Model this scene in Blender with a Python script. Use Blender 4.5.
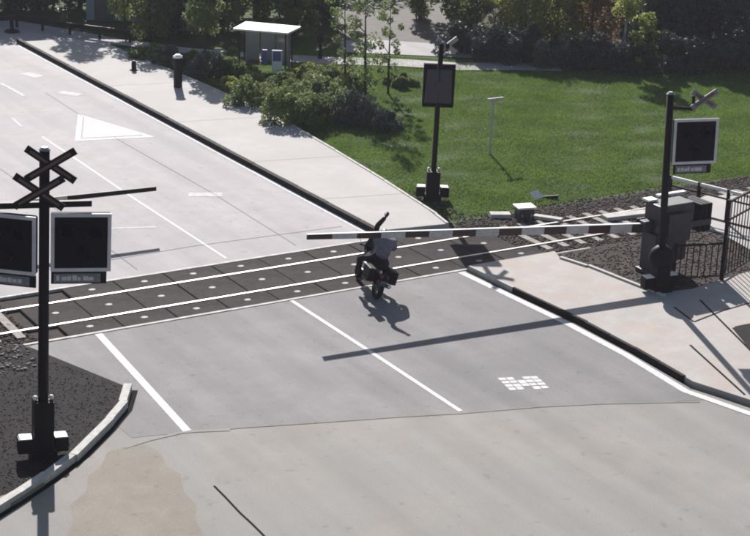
import bpy, math, random
import numpy as np
from mathutils import Vector, Matrix
random.seed(7); RNG = np.random.default_rng(7)
scene = bpy.context.scene
for o in list(bpy.data.objects): bpy.data.objects.remove(o)
C = scene.collection
R = math.radians

# ---------------------------------------------------------------- camera
FPX, PITCH, ROLL, YAW = 1677.37, .32903, .03202, .55108
CAM = Vector((-16.88, -37.134, 14.995))
_fw = Vector((math.sin(YAW)*math.cos(PITCH), math.cos(YAW)*math.cos(PITCH), -math.sin(PITCH)))
_r = Vector((math.cos(YAW), -math.sin(YAW), 0)); _u = _r.cross(_fw)
_r2 = _r*math.cos(ROLL)+_u*math.sin(ROLL); _u2 = -_r*math.sin(ROLL)+_u*math.cos(ROLL)
cd = bpy.data.cameras.new('camera'); cam = bpy.data.objects.new('camera', cd); C.objects.link(cam)
m = Matrix((_r2, _u2, -_fw)).transposed().to_4x4(); m.translation = CAM
cam.matrix_world = m
cd.sensor_fit = 'HORIZONTAL'; cd.sensor_width = 36; cd.lens = FPX/750*36
cd.clip_start = .5; cd.clip_end = 3000
scene.camera = cam
def at(px, py, h=0.0):                      # photograph point -> place on the level z = h
    d = _fw*FPX + _r2*(px-375) - _u2*(py-268)
    t = (h-CAM.z)/d.z
    return CAM + d*t
def xy(px, py, h=0.0):
    p = at(px, py, h); return (p.x, p.y)

# ---------------------------------------------------------------- light
SH = Vector((-.63, -1.59))                  # shadow of one metre of height
elev = math.atan(1/SH.length); 
w = bpy.data.worlds.new('World'); scene.world = w; w.use_nodes = True
nt = w.node_tree; bg = nt.nodes['Background']; sky = nt.nodes.new('ShaderNodeTexSky')
sky.sky_type = 'NISHITA'; sky.sun_disc = False; sky.sun_elevation = elev
az = math.atan2(-SH.x, -SH.y)               # compass angle from +Y towards +X
sky.sun_rotation = az
sky.air_density = 1.2; sky.dust_density = 1.5
nt.links.new(sky.outputs[0], bg.inputs[0]); bg.inputs[1].default_value = .05
sd = bpy.data.lights.new('sun', 'SUN'); sd.energy = 4.9; sd.angle = R(.5); sd.color = (1, .965, .92)
so = bpy.data.objects.new('sun', sd); C.objects.link(so)
so.rotation_euler = Vector((-SH.x, -SH.y, 1)).to_track_quat('Z', 'Y').to_euler(); so.location = (0, 30, 40)
scene.view_settings.view_transform = 'Standard'; scene.view_settings.look = 'None'
scene.view_settings.exposure = .90; scene.view_settings.gamma = 1
scene.cycles.filter_width = 2.0

# ---------------------------------------------------------------- materials
def mat(name, col, rough=.7, metal=0, var=0, vs=3, col2=None, bump=0, bs=60, spec=.5, blotch=None, speck=0, fs=None, streak=0):
    M = bpy.data.materials.new(name); M.use_nodes = True; n = M.node_tree.nodes; L = M.node_tree.links
    b = n['Principled BSDF']; b.inputs['Roughness'].default_value = rough; b.inputs['Metallic'].default_value = metal
    b.inputs['Specular IOR Level'].default_value = (min(spec,.10) if rough >= .7 and not metal else spec) if fs is None else fs
    tc = n.new('ShaderNodeTexCoord'); out = None
    c1 = (*col, 1); c2 = (*(col2 or [c*(1-var) for c in col]), 1)
    if var or col2:
        t = n.new('ShaderNodeTexNoise'); t.inputs['Scale'].default_value = vs; t.inputs['Detail'].default_value = 8
        t.inputs['Roughness'].default_value = .62
        L.new(tc.outputs['Object'], t.inputs['Vector'])
        r = n.new('ShaderNodeValToRGB'); r.color_ramp.elements[0].position = .36; r.color_ramp.elements[1].position = .64
        r.color_ramp.elements[0].color = c2; r.color_ramp.elements[1].color = c1
        L.new(t.outputs[0], r.inputs[0]); out = r.outputs[0]
        if blotch:                               # second, larger scale of wear
            t2 = n.new('ShaderNodeTexNoise'); t2.inputs['Scale'].default_value = blotch[0]; t2.inputs['Detail'].default_value = 5
            L.new(tc.outputs['Object'], t2.inputs['Vector'])
            r2 = n.new('ShaderNodeValToRGB'); r2.color_ramp.elements[0].position = .4; r2.color_ramp.elements[1].position = .62
            L.new(t2.outputs[0], r2.inputs[0])
            mx = n.new('ShaderNodeMix'); mx.data_type = 'RGBA'
            L.new(r2.outputs[0], mx.inputs[0]); L.new(out, mx.inputs[6]); mx.inputs[7].default_value = (*blotch[1], 1)
            mm = n.new('ShaderNodeMath'); mm.operation = 'MULTIPLY'; mm.inputs[1].default_value = blotch[2]
            L.new(r2.outputs[0], mm.inputs[0]); L.new(mm.outputs[0], mx.inputs[0]); out = mx.outputs[2]
        if speck:
            t3 = n.new('ShaderNodeTexNoise'); t3.inputs['Scale'].default_value = 38; t3.inputs['Detail'].default_value = 3
            L.new(tc.outputs['Object'], t3.inputs['Vector'])
            mp = n.new('ShaderNodeMapRange'); mp.inputs[1].default_value = .3; mp.inputs[2].default_value = .7
            mp.inputs[3].default_value = 1-speck; mp.inputs[4].default_value = 1+speck
            L.new(t3.outputs[0], mp.inputs[0])
            vm = n.new('ShaderNodeVectorMath'); vm.operation = 'SCALE'
            L.new(out, vm.inputs[0]); L.new(mp.outputs[0], vm.inputs[3]); out = vm.outputs[0]
        if streak:                               # wheel-track streaks along the road, oil drips
            mpn = n.new('ShaderNodeMapping'); mpn.inputs['Scale'].default_value = (1.15,.05,1); L.new(tc.outputs['Object'], mpn.inputs[0])
            t4 = n.new('ShaderNodeTexNoise'); t4.inputs['Scale'].default_value = 1.0; t4.inputs['Detail'].default_value = 3; L.new(mpn.outputs[0], t4.inputs['Vector'])
            m4 = n.new('ShaderNodeMapRange'); m4.inputs[1].default_value = .35; m4.inputs[2].default_value = .65; m4.inputs[3].default_value = 1-streak; m4.inputs[4].default_value = 1+streak*.6
            L.new(t4.outputs[0], m4.inputs[0])
            t5 = n.new('ShaderNodeTexNoise'); t5.inputs['Scale'].default_value = 3.3; t5.inputs['Detail'].default_value = 6; L.new(tc.outputs['Object'], t5.inputs['Vector'])
            m5 = n.new('ShaderNodeMapRange'); m5.inputs[1].default_value = .62; m5.inputs[2].default_value = .72; m5.inputs[3].default_value = 1; m5.inputs[4].default_value = .80
            L.new(t5.outputs[0], m5.inputs[0])
            mu = n.new('ShaderNodeMath'); mu.operation = 'MULTIPLY'; L.new(m4.outputs[0], mu.inputs[0]); L.new(m5.outputs[0], mu.inputs[1])
            v5 = n.new('ShaderNodeVectorMath'); v5.operation = 'SCALE'; L.new(out, v5.inputs[0]); L.new(mu.outputs[0], v5.inputs[3]); out = v5.outputs[0]
        L.new(out, b.inputs['Base Color'])
    else: b.inputs['Base Color'].default_value = c1
    if bump:
        t = n.new('ShaderNodeTexNoise'); t.inputs['Scale'].default_value = bs; t.inputs['Detail'].default_value = 4
        L.new(tc.outputs['Object'], t.inputs['Vector'])
        bp = n.new('ShaderNodeBump'); bp.inputs['Strength'].default_value = bump; bp.inputs['Distance'].default_value = .01
        L.new(t.outputs[0], bp.inputs['Height']); L.new(bp.outputs[0], b.inputs['Normal'])
    return M
def leafmat(name, a, b_, vs=2.0, tr=.35):
    M = bpy.data.materials.new(name); M.use_nodes = True; n = M.node_tree.nodes; L = M.node_tree.links
    p = n['Principled BSDF']; p.inputs['Roughness'].default_value = .6; p.inputs['Specular IOR Level'].default_value = .25
    tc = n.new('ShaderNodeTexCoord'); t = n.new('ShaderNodeTexNoise'); t.inputs['Scale'].default_value = vs; t.inputs['Detail'].default_value = 10
    t.inputs['Roughness'].default_value = .75
    L.new(tc.outputs['Object'], t.inputs['Vector'])
    r = n.new('ShaderNodeValToRGB'); r.color_ramp.elements[0].position = .38; r.color_ramp.elements[1].position = .62
    r.color_ramp.elements[0].color = (*b_, 1); r.color_ramp.elements[1].color = (*a, 1)
    L.new(t.outputs[0], r.inputs[0]); L.new(r.outputs[0], p.inputs['Base Color'])
    ts = n.new('ShaderNodeBsdfTranslucent'); L.new(r.outputs[0], ts.inputs[0])
    mx = n.new('ShaderNodeMixShader'); mx.inputs[0].default_value = tr
    L.new(p.outputs[0], mx.inputs[1]); L.new(ts.outputs[0], mx.inputs[2]); L.new(mx.outputs[0], n['Material Output'].inputs[0])
    return M
MT = dict(
 road_far=mat('worn_light_asphalt', (.36,.335,.345), .8, var=.12, vs=1.3, bump=.25, blotch=(.22,(.29,.275,.285),.7), speck=.14, streak=.10),  # paleness also carries the sun glare off the far road
 asphalt=mat('grey_asphalt', (.225,.215,.222), .8, var=.14, vs=1.1, bump=.3, blotch=(.35,(.172,.165,.170),.8), speck=.16, streak=.13),
 apron=mat('sandy_asphalt', (.262,.246,.232), .8, var=.12, vs=.9, bump=.3, blotch=(.3,(.228,.222,.215),.8), speck=.14, streak=.09),
 tan=mat('tan_patch_asphalt', (.258,.230,.198), .85, var=.14, vs=2, bump=.3, blotch=(.8,(.222,.198,.172),.6), speck=.14, streak=.06),
 walk=mat('pale_pavement', (.43,.405,.40), .85, var=.1, vs=2, bump=.15, blotch=(.5,(.36,.345,.335),.7), speck=.06),
 walk_near=mat('pale_pavement_worn', (.40,.375,.36), .85, var=.13, vs=1.6, bump=.15, blotch=(.9,(.37,.30,.27),.5), speck=.07),
 kerb_dark=mat('shade_black_kerb', (.022,.02,.022), .85, var=.4, vs=5),  # concrete kerb, its shaded face blackened by colour
 kerb_pale=mat('pale_kerb', (.5,.48,.46), .8, var=.25, vs=5, bump=.2),
 tar_shade=mat('tar_and_shade', (.02,.018,.018), .95, var=.3, vs=8, fs=.02),  # black of cracks and joints, also of the painted kerb shade
 paint=mat('white_road_paint', (.66,.65,.65), .8, col2=(.47,.455,.46), vs=12),
 paint_worn=mat('worn_road_paint', (.52,.51,.52), .8, col2=(.36,.345,.35), vs=7),
 ground=mat('lawn_soil', (.045,.078,.018), .95, col2=(.032,.055,.015), vs=1.1, bump=.6, bs=20, blotch=(.4,(.058,.072,.026),.5)),
 dirt=mat('dark_dirt', (.060,.048,.045), .95, var=.4, vs=2, bump=.7, bs=25),
 island=mat('black_cinder', (.026,.022,.024), .95, col2=(.014,.012,.014), vs=3.5, bump=.7, bs=25),
 stone=mat('ballast_stone', (.13,.105,.095), .9, var=.5, vs=9),
 stone_dark=mat('cinder_stone', (.07,.06,.062), .95, var=.75, vs=14),
 panel=mat('rubber_crossing_panel', (.046,.040,.041), .75, col2=(.026,.023,.025), vs=4, bump=.3, blotch=(.6,(.060,.052,.053),.5), fs=.015),
 socket=mat('pale_socket', (.46,.44,.42), .7, var=.5, vs=9),
 edge=mat('pale_edge_beam', (.50,.47,.46), .7, var=.4, vs=4, bump=.15),
 rail=mat('worn_rail_steel', (.42,.38,.36), .45, metal=.5, var=.4, vs=2),
 railside=mat('rusty_rail', (.10,.06,.045), .8, var=.4, vs=6),
 sleeper=mat('concrete_sleeper', (.33,.30,.285), .85, var=.35, vs=5, bump=.2),
 black=mat('black_paint', (.012,.010,.014), .6, var=.3, vs=9, fs=.12),
 blackm=mat('matte_black_board', (.009,.008,.013), .75, var=.25, vs=3),
 slate=mat('dark_slate_metal', (.035,.034,.05), .5, var=.3, vs=4),
 frame=mat('pale_board_border', (.52,.50,.56), .5, var=.12, vs=6),
 plate=mat('grey_text_plate', (.17,.16,.19), .6, var=.25, vs=8),
 platemark=mat('pale_plate_mark', (.45,.43,.48), .6),
 white=mat('white_paint', (.78,.77,.75), .5, var=.12, vs=6),
 greywhite=mat('shade_grey_white_paint', (.50,.485,.49), .6, var=.25, vs=5),  # white bands greyed to carry the arm's shaded front
 red=mat('dark_red_paint', (.040,.012,.015), .5, var=.35, vs=6),
 maroon=mat('faded_maroon', (.10,.055,.06), .6, var=.3, vs=6),
 redlens=mat('unlit_red_lens', (.010,.003,.005), .9, fs=0),
 clearlens=mat('unlit_clear_lens', (.010,.009,.013), .9, fs=0),
 galv=mat('galvanised_metal', (.30,.30,.31), .45, metal=.6, var=.2, vs=5),
 grey=mat('grey_metal', (.13,.13,.15), .5, var=.2, vs=5),
 rubber=mat('tyre_rubber', (.012,.012,.013), .85, var=.3, vs=12),
 chrome=mat('chrome', (.7,.7,.72), .18, metal=1),
 jacket=mat('grey_blue_jacket', (.16,.155,.20), .8, var=.3, vs=7, bump=.4, bs=14),
 trouser=mat('dark_trousers', (.018,.017,.026), .85, var=.3, vs=7, bump=.4, bs=14),
 sleeve=mat('dark_brown_sleeve', (.030,.022,.018), .85, var=.3, vs=7),
 glove=mat('pale_glove', (.55,.53,.52), .7, var=.2, vs=20),
 glovedark=mat('dark_glove', (.02,.017,.016), .7),
 helmet=mat('dark_helmet', (.02,.018,.024), .25),
 visor=mat('dark_visor', (.005,.005,.008), .08),
 bark=mat('bark', (.075,.062,.05), .9, var=.45, vs=6, bump=.6, bs=18),
 birch=mat('pale_bark', (.42,.40,.36), .8, col2=(.12,.11,.10), vs=5),
 wall=mat('pale_render_wall', (.26,.30,.36), .8, var=.12, vs=2),
 wall2=mat('grey_wall', (.13,.12,.115), .85, var=.2, vs=1.5),
 roof=mat('grey_roof', (.16,.15,.15), .8, var=.2, vs=3),
 glass=mat('dark_glass', (.02,.025,.035), .08),
 shglass=mat('shelter_glass', (.24,.25,.27), .15),
 blue=mat('blue_panel', (.06,.10,.26), .4),
 silver=mat('silver_car_paint', (.5,.5,.52), .35, metal=.3, var=.08, vs=3),
 tail=mat('tail_lens', (.25,.01,.01), .2),
 wood=mat('bench_wood', (.18,.11,.06), .7, var=.3, vs=6),
)
LF = dict(
 lawn=leafmat('lawn_blades', (.155,.235,.050), (.09,.15,.034), .6, .4),
 bush=leafmat('bush_leaves', (.20,.25,.08), (.10,.135,.055), 1.5, .38),
 bushdark=leafmat('dark_bush_leaves', (.15,.18,.13), (.09,.10,.10), 1.2, .35),
 dark=leafmat('dark_evergreen', (.060,.08,.068), (.036,.046,.048), .9, .2),
 mid=leafmat('mid_green_leaves', (.19,.24,.08), (.10,.13,.06), 1.0, .45),
 pale=leafmat('yellow_green_leaves', (.42,.44,.12), (.18,.20,.06), 1.2, .5),
 young=leafmat('fresh_green_leaves', (.30,.36,.09), (.16,.20,.06), 1.6, .5),
 rust=leafmat('rust_leaves', (.32,.16,.10), (.20,.19,.08), 1.5, .45),
)

# ---------------------------------------------------------------- mesh helpers
class MB:
    def __init__(s): s.v = []; s.f = []
    def add(s, vs, fs):
        k = len(s.v); s.v += [tuple(v) for v in vs]; s.f += [tuple(i+k for i in f) for f in fs]; return s
    def box(s, x0, x1, y0, y1, z0, z1, rot=0, piv=(0,0), top=1.0):
        cx, cy = (x0+x1)/2, (y0+y1)/2; vs = []
        for z, k in ((z0,1), (z1,top)):
            for x, y in ((x0,y0),(x1,y0),(x1,y1),(x0,y1)):
                X, Y = cx+(x-cx)*k, cy+(y-cy)*k
                if rot:
                    dx, dy = X-piv[0], Y-piv[1]
                    X = piv[0]+dx*math.cos(rot)-dy*math.sin(rot); Y = piv[1]+dx*math.sin(rot)+dy*math.cos(rot)
                vs.append((X,Y,z))
        return s.add(vs, [(3,2,1,0),(4,5,6,7),(0,1,5,4),(1,2,6,5),(2,3,7,6),(3,0,4,7)])
    def tube(s, pts, rs, n=10, cap=True):
        pts = [Vector(p) for p in pts]
        if not isinstance(rs, (list,tuple)): rs = [rs]*len(pts)
        rings = []; up = None
        for i, p in enumerate(pts):
            d = (pts[min(i+1,len(pts)-1)]-pts[max(i-1,0)]).normalized()
            if up is None: up = Vector((0,0,1)) if abs(d.z) < .9 else Vector((1,0,0))
            a = d.cross(up).normalized(); b = a.cross(d).normalized(); up = b
            rings.append([p+(a*math.cos(2*math.pi*j/n)+b*math.sin(2*math.pi*j/n))*rs[i] for j in range(n)])
        vs = [v for r in rings for v in r]; fs = []
        for i in range(len(pts)-1):
            for j in range(n): fs.append((i*n+j, i*n+(j+1)%n, (i+1)*n+(j+1)%n, (i+1)*n+j))
        if cap: fs.append(tuple(range(n))[::-1]); fs.append(tuple(range((len(pts)-1)*n, len(pts)*n)))
        return s.add(vs, fs)
    def beam(s, a, b, w, h, w2=None, h2=None):         # rectangular bar from a to b
        a, b = Vector(a), Vector(b); d = (b-a).normalized()
        sd_ = d.cross(Vector((0,0,1))).normalized() if abs(d.z) < .99 else Vector((1,0,0)); u = sd_.cross(d).normalized()
        w2 = w2 or w; h2 = h2 or h; vs = []
        for p, W, H in ((a,w,h),(b,w2,h2)):
            vs += [p-sd_*W/2-u*H/2, p+sd_*W/2-u*H/2, p+sd_*W/2+u*H/2, p-sd_*W/2+u*H/2]
        return s.add(vs, [(0,1,2,3),(7,6,5,4),(0,4,5,1),(1,5,6,2),(2,6,7,3),(3,7,4,0)])
    def prism(s, poly, z0, z1):
        n = len(poly)
        area = sum(poly[i][0]*poly[(i+1)%n][1]-poly[(i+1)%n][0]*poly[i][1] for i in range(n))
        if area < 0: poly = poly[::-1]
        vs = [(x,y,z0) for x,y in poly]+[(x,y,z1) for x,y in poly]
        return s.add(vs, [tuple(range(n))[::-1], tuple(range(n,2*n))]+[(i,(i+1)%n,n+(i+1)%n,n+i) for i in range(n)])
    def sheet(s, poly, z):
        n = len(poly)
        area = sum(poly[i][0]*poly[(i+1)%n][1]-poly[(i+1)%n][0]*poly[i][1] for i in range(n))
        if area < 0: poly = poly[::-1]
        return s.add([(x,y,z) for x,y in poly], [tuple(range(n))])
    def ball(s, c, r, n=10, m=6, sc=(1,1,1)):
        pts = []; fs = []
        for i in range(m+1):
            t = math.pi*i/m
            for j in range(n):
                a = 2*math.pi*j/n; pts.append((c[0]+r*sc[0]*math.sin(t)*math.cos(a), c[1]+r*sc[1]*math.sin(t)*math.sin(a), c[2]+r*sc[2]*math.cos(t)))
        for i in range(m):
            for j in range(n): fs.append((i*n+j,(i+1)*n+j,(i+1)*n+(j+1)%n,i*n+(j+1)%n))
        return s.add(pts, fs)
    def torus(s, c, Rr, rr, axis='x', n=24, k=8, sq=1.0):
        pts = []; fs = []
        for i in range(n):
            a = 2*math.pi*i/n
            for j in range(k):
                b = 2*math.pi*j/k; q = Rr+rr*math.cos(b); z = rr*sq*math.sin(b)
                if axis == 'x': pts.append((c[0]+z, c[1]+q*math.cos(a), c[2]+q*math.sin(a)))
                else: pts.append((c[0]+q*math.cos(a), c[1]+q*math.sin(a), c[2]+z))
        for i in range(n):
            for j in range(k): fs.append((i*k+j,((i+1)%n)*k+j,((i+1)%n)*k+(j+1)%k,i*k+(j+1)%k))
        return s.add(pts, fs)
    def mesh(s, name, m, smooth=False, bev=0):
        me = bpy.data.meshes.new(name); me.from_pydata(s.v, [], s.f); me.materials.append(m)
        if smooth: me.polygons.foreach_set('use_smooth', [True]*len(me.polygons))
        me.update(); return me
    def obj(s, name, m, parent=None, smooth=False, bev=0, label=None, kind=None):
        o = bpy.data.objects.new(name, s.mesh(name, m, smooth)); C.objects.link(o)
        if parent: o.parent = parent
        if bev:
            b = o.modifiers.new('b', 'BEVEL'); b.width = bev; b.segments = 2; b.limit_method = 'ANGLE'
        if label: o['label'] = label
        if kind: o['kind'] = kind
        return o
def thing(name, label, cat, loc=(0,0,0), rot=(0,0,0), group=None):
    o = bpy.data.objects.new(name, None); C.objects.link(o); o.location = loc; o.rotation_euler = rot
    o.empty_display_size = .3; o['label'] = label; o['category'] = cat
    if group: o['group'] = group
    return o
def tag(o, label, cat, group=None):
    o['label'] = label; o['category'] = cat
    if group: o['group'] = group
    return o
def struct(o): o['kind'] = 'structure'; return o
def copy_tree(o, parent=None):
    kids = list(o.children); c = o.copy(); C.objects.link(c)
    if parent: c.parent = parent
    for k in kids: copy_tree(k, c)
    return c
def inst(me, name, parent, loc, rz=0, sc=None):
    o = bpy.data.objects.new(name, me); C.objects.link(o); o.parent = parent; o.location = loc; o.rotation_euler = (0,0,rz)
    if sc: o.scale = sc
    return o
def inside(P, poly):
    x, y = P[:,0], P[:,1]; r = np.zeros(len(P), bool); n = len(poly); j = n-1
    for i in range(n):
        xi, yi = poly[i]; xj, yj = poly[j]
        c = ((yi > y) != (yj > y)) & (x < (xj-xi)*(y-yi)/(yj-yi+1e-12)+xi); r ^= c; j = i
    return r
def scatter(poly, n):
    a = np.array(poly); lo, hi = a.min(0), a.max(0)
    P = RNG.uniform(lo, hi, (n,2)); return P[inside(P, poly)]
def npmesh(name, V, F, k, m):               # V (n,3), F (f,k)
    me = bpy.data.meshes.new(name); me.vertices.add(len(V)); me.vertices.foreach_set('co', V.astype(np.float32).ravel())
    me.loops.add(F.size); me.loops.foreach_set('vertex_index', F.astype(np.int32).ravel())
    me.polygons.add(len(F)); me.polygons.foreach_set('loop_start', np.arange(0, F.size, k, dtype=np.int32))
    me.update(calc_edges=True); me.validate(); me.materials.append(m); return me

# ================================================================ SETTING
sky_none = None
g = MB().sheet([(-900,-300),(1200,-300),(1200,1500),(-900,1500)], -.06).obj('ground', MT['ground']); struct(g)

NE, FE = -.98, 2.5            # near and far edge of the crossing deck
KX = 7.67                     # kerb line, far side
road_far_poly = [(-16,FE),(KX,FE),(KX,33.2),(10.9,31.9),(12.6,31.7),(12.1,33.0),(9.6,38.2),(8.0,42.5),(-16,60)]
struct(MB().prism(road_far_poly, -.10, 0).obj('road', MT['road_far']))
isl_px = [(118,386),(128,390),(122,410),(105,430),(80,455),(50,478),(20,498),(-15,520)]
isl = [xy(*p) for p in isl_px]
apron_poly = [(-40,NE),(-3.7,NE),(8.25,NE),(8.30,-3),(8.45,-5.5),(8.42,-8),(8.26,-10.3),(8.8,-12.0),(10.5,-13.6),(13.5,-14.6),(40,-15),(60,-60),(-40,-60)]
struct(MB().prism(apron_poly, -.10, 0).obj('junction_road', MT['apron']))
asph_poly = [(-4.6,NE-.004),(8.22,NE-.004),(8.30,-3),(8.45,-5.5),(8.42,-8),(8.28,-10.3),(8.1,-11.0)]+[xy(x,y) for x,y in ((640,404),(600,404),(540,407),(462,413),(400,417),(300,424),(230,429),(185,433),(150,436),(132,438))]
struct(MB().sheet(asph_poly, .004).obj('asphalt', MT['asphalt']))
tan_poly = [xy(x,y) for x,y in ((108,452),(126,447),(146,445),(160,452),(166,466),(180,474),(184,492),(196,505),(196,520),(208,545),(150,560),(60,552),(74,520),(70,505),(86,492),(88,476),(100,468))]
struct(MB().sheet(tan_poly, .004).obj('tan_asphalt_patch', MT['tan']))
def strip(pts, wd, z, name, m, kind='structure'):      # ribbon along points
    P = [Vector((*p,0)) for p in pts]; Lf = []; Rt = []
    for i, p in enumerate(P):
        d = (P[min(i+1,len(P)-1)]-P[max(i-1,0)]).normalized(); n_ = Vector((-d.y,d.x,0))*wd/2
        Lf.append(p+n_); Rt.append(p-n_)
    mb = MB(); n = len(P)
    mb.add([(v.x,v.y,z) for v in Lf]+[(v.x,v.y,z) for v in Rt], [(i+n,i+1+n,i+1,i) for i in range(n-1)])
    o = mb.obj(name, m); o['kind'] = kind; return o
# painted markings
strip([(2.79,NE-.05),(2.79,-5),(2.76,-9.0)], .12, .009, 'centre_line', MT['paint'])
strip([(2.79,FE+.3),(2.79,9),(2.87,14),(2.9,17.6)], .09, .005, 'centre_line', MT['paint'])
strip([(2.74,19.2),(2.87,20.6)], .12, .005, 'lane_dash', MT['paint_worn'])
strip([xy(0,83),xy(10,88),xy(24,96)], .16, .005, 'lane_dash', MT['paint_worn'])
strip([xy(60,92),xy(80,95)], .45, .005, 'lane_dash', MT['paint_worn'])
strip([xy(24,73),xy(40,77)], .5, .005, 'lane_dash', MT['paint_worn'])
strip([(-2.57,NE-.05),(-2.8,-4),(-3.06,-7.2)], .19, .009, 'lane_edge_line', MT['paint'])
strip([(8.06,NE-.1),(8.16,-3),(8.28,-5.5),(8.26,-8),(8.06,-10.4),(8.5,-12.1),(10.2,-13.9),(13.4,-14.9),(30,-15.3)], .21, .009, 'road_edge_line', MT['paint'])
strip([(KX-.13,FE+.4),(KX-.13,15),(KX-.13,33)], .13, .005, 'road_edge_line', MT['paint'])
strip([xy(100,229),xy(156,227)], .14, .005, 'faded_stop_line', MT['paint_worn'])
strip([(4.5,8.95),(5.45,8.5)], .42, .005, 'road_mark', MT['paint_worn'])
# give-way triangle: outline and filled inside
ta, tb, tc_ = Vector(xy(78,114)), Vector(xy(75,141)), Vector(xy(155,137))
cen = (ta+tb+tc_)/3
struct(MB().sheet([tuple(ta),tuple(tb),tuple(tc_)], .005).obj('triangle_mark', MT['paint']))
k1 = [cen+(q-cen)*.80 for q in (ta,tb,tc_)]; k2 = [cen+(q-cen)*.73 for q in (ta,tb,tc_)]
struct(MB().sheet([tuple(q) for q in k1], .0085).obj('triangle_gap', MT['road_far']))
struct(MB().sheet([tuple(q) for q in k2], .012).obj('triangle_mark', MT['paint']))
# worn symbol on the near lane, small pieces of paint
o0 = Vector(xy(497,378)); ox = Vector(xy(537,376))-o0; oy = Vector(xy(510,391))-o0
mb = MB()
for i in range(5):
    for j in range(4):
        if (i*7+j*3) % 9 == 5: continue
        a = o0+ox*(i/5+.01)+oy*(j/4+.02); dx = ox*random.uniform(.165,.19); dy = oy*random.uniform(.18,.225)
        mb.add([(*a,.009),(*(a+dx),.009),(*(a+dx+dy),.009),(*(a+dy),.009)], [(3,2,1,0)])
struct(mb.obj('worn_lane_symbol', MT['paint']))
# cracks and seams
strip([xy(*p) for p in ((214,486),(225,497),(240,513),(252,524),(266,538))], .045, .006, 'crack', MT['tar_shade'])
strip([xy(*p) for p in ((185,433),(240,428),(300,424),(400,417),(462,413.5),(540,407),(600,404),(700,402))], .05, .0075, 'asphalt_seam', MT['tan'])
strip([xy(*p) for p in ((124,448),(150,440),(185,432),(230,430))], .10, .0085, 'asphalt_seam', MT['apron'])
strip([(-5,4.2),(-1,4.05),(2.5,4.2),(7.2,4.0)], .03, .0055, 'crack', MT['tan'])
strip([(5.1,3),(5.25,9),(5.15,16),(5.4,24)], .03, .0055, 'crack', MT['asphalt'])
strip([(.2,3),(.25,12),(.1,24)], .03, .0055, 'crack', MT['asphalt'])

# pavement with kerbstones, far side
walk_poly = [(KX+.14,FE+.35),(9.95,FE+.05),(10.25,4.0),(10.7,7.5),(11.15,11.8),(11.42,15),(11.45,18.5),(11.4,21.5),(11.28,24.5),(11.1,28),(10.85,31.7),(9.5,33),(KX+.14,33.2)]
pw = struct(MB().prism(walk_poly, -.1, .12).obj('pavement', MT['walk']))
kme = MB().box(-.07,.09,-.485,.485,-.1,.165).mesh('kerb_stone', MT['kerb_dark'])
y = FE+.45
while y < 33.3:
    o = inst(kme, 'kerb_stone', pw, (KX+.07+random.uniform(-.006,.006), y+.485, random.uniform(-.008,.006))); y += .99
eme = MB().box(-.045,.045,-.48,.48,-.1,.15).mesh('edging_stone', MT['kerb_pale'])
outer = [Vector(p) for p in walk_poly[1:11]]
def along(pts, step, fn):
    left = 0; i = 0; pos = pts[0].copy()
    seg = [(pts[k], pts[k+1]) for k in range(len(pts)-1)]; tot = sum((b-a).length for a,b in seg); t = step/2
    while t < tot:
        s_ = t
        for a, b in seg:
            l = (b-a).length
            if s_ <= l: q = a+(b-a)*(s_/l); d = (b-a).normalized(); break
            s_ -= l
        fn(q, math.atan2(d.y, d.x)); t += step
along(outer, .99, lambda q, a: inst(eme, 'edging_stone', pw, (q.x+.05, q.y, random.uniform(-.01,.0)), a-math.pi/2))
# a low pale joint line along every few metres of the pavement
for yy in (6.2, 11, 17, 23.4):
    strip([(KX+.2,yy+.2),(10.2+min(1,yy/15),yy-.4)], .03, .1225, 'pavement_joint', MT['apron'])

# near side pavement on the right
kerb_near = [(8.38,NE-.06),(8.46,-3),(8.60,-5.5),(8.56,-8),(8.42,-10.25),(8.92,-11.85),(10.6,-13.4),(13.6,-14.3),(30,-14.6)]
bed_edge = [xy(560,262), xy(600,275), xy(655,297)]
near_poly = [(8.36,NE)]+kerb_near+[(30,-6.2),(15.9,-4.75),(14.05,-5.0),(12.75,-5.25),bed_edge[2],bed_edge[1],bed_edge[0],(11.35,NE)]
pn = struct(MB().prism(near_poly, -.1, .118).obj('near_pavement', MT['walk_near']))
kn = MB().box(-.485,.485,-.06,.035,-.1,.14).mesh('kerb_stone', MT['kerb_dark'])  # dark stones hold the kerb's shade in their colour
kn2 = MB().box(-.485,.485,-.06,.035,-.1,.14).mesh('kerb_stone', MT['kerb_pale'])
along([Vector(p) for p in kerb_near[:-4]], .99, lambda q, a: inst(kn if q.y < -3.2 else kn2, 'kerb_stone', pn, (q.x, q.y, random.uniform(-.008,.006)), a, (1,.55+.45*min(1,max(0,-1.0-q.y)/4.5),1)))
strip([(8.25,NE-.1),(8.34,-3),(8.49,-5.5),(8.46,-8),(8.32,-10.35),(8.8,-12.0),(10.5,-13.6),(13.5,-14.55)], .03, .0085, 'kerb_shade_strip', MT['tar_shade'])  # dark ribbon painting the shade at the kerb foot
kp = MB().box(-.48,.48,-.05,.05,-.1,.17).mesh('edging_stone', MT['kerb_pale'])
along([Vector(p) for p in bed_edge], .97, lambda q, a: inst(kp, 'edging_stone', pn, (q.x, q.y, 0), a))
for a, b in (((674,307),(694,322)),((694,322),(722,311)),((640,262),(690,262)),((700,300),(752,352)),((735,327),(760,322)),((690,345),(745,395)),((722,311),(760,300))):
    if a == (640,262): continue
    strip([xy(*a,.118), xy(*b,.118)], .06, .1215, 'pavement_joint', MT['tar_shade'])
struct(MB().sheet([xy(*p,.118) for p in ((732,328),(775,318),(790,355),(752,352))], .1225).obj('dark_paving_patch', MT['island']))

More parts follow.
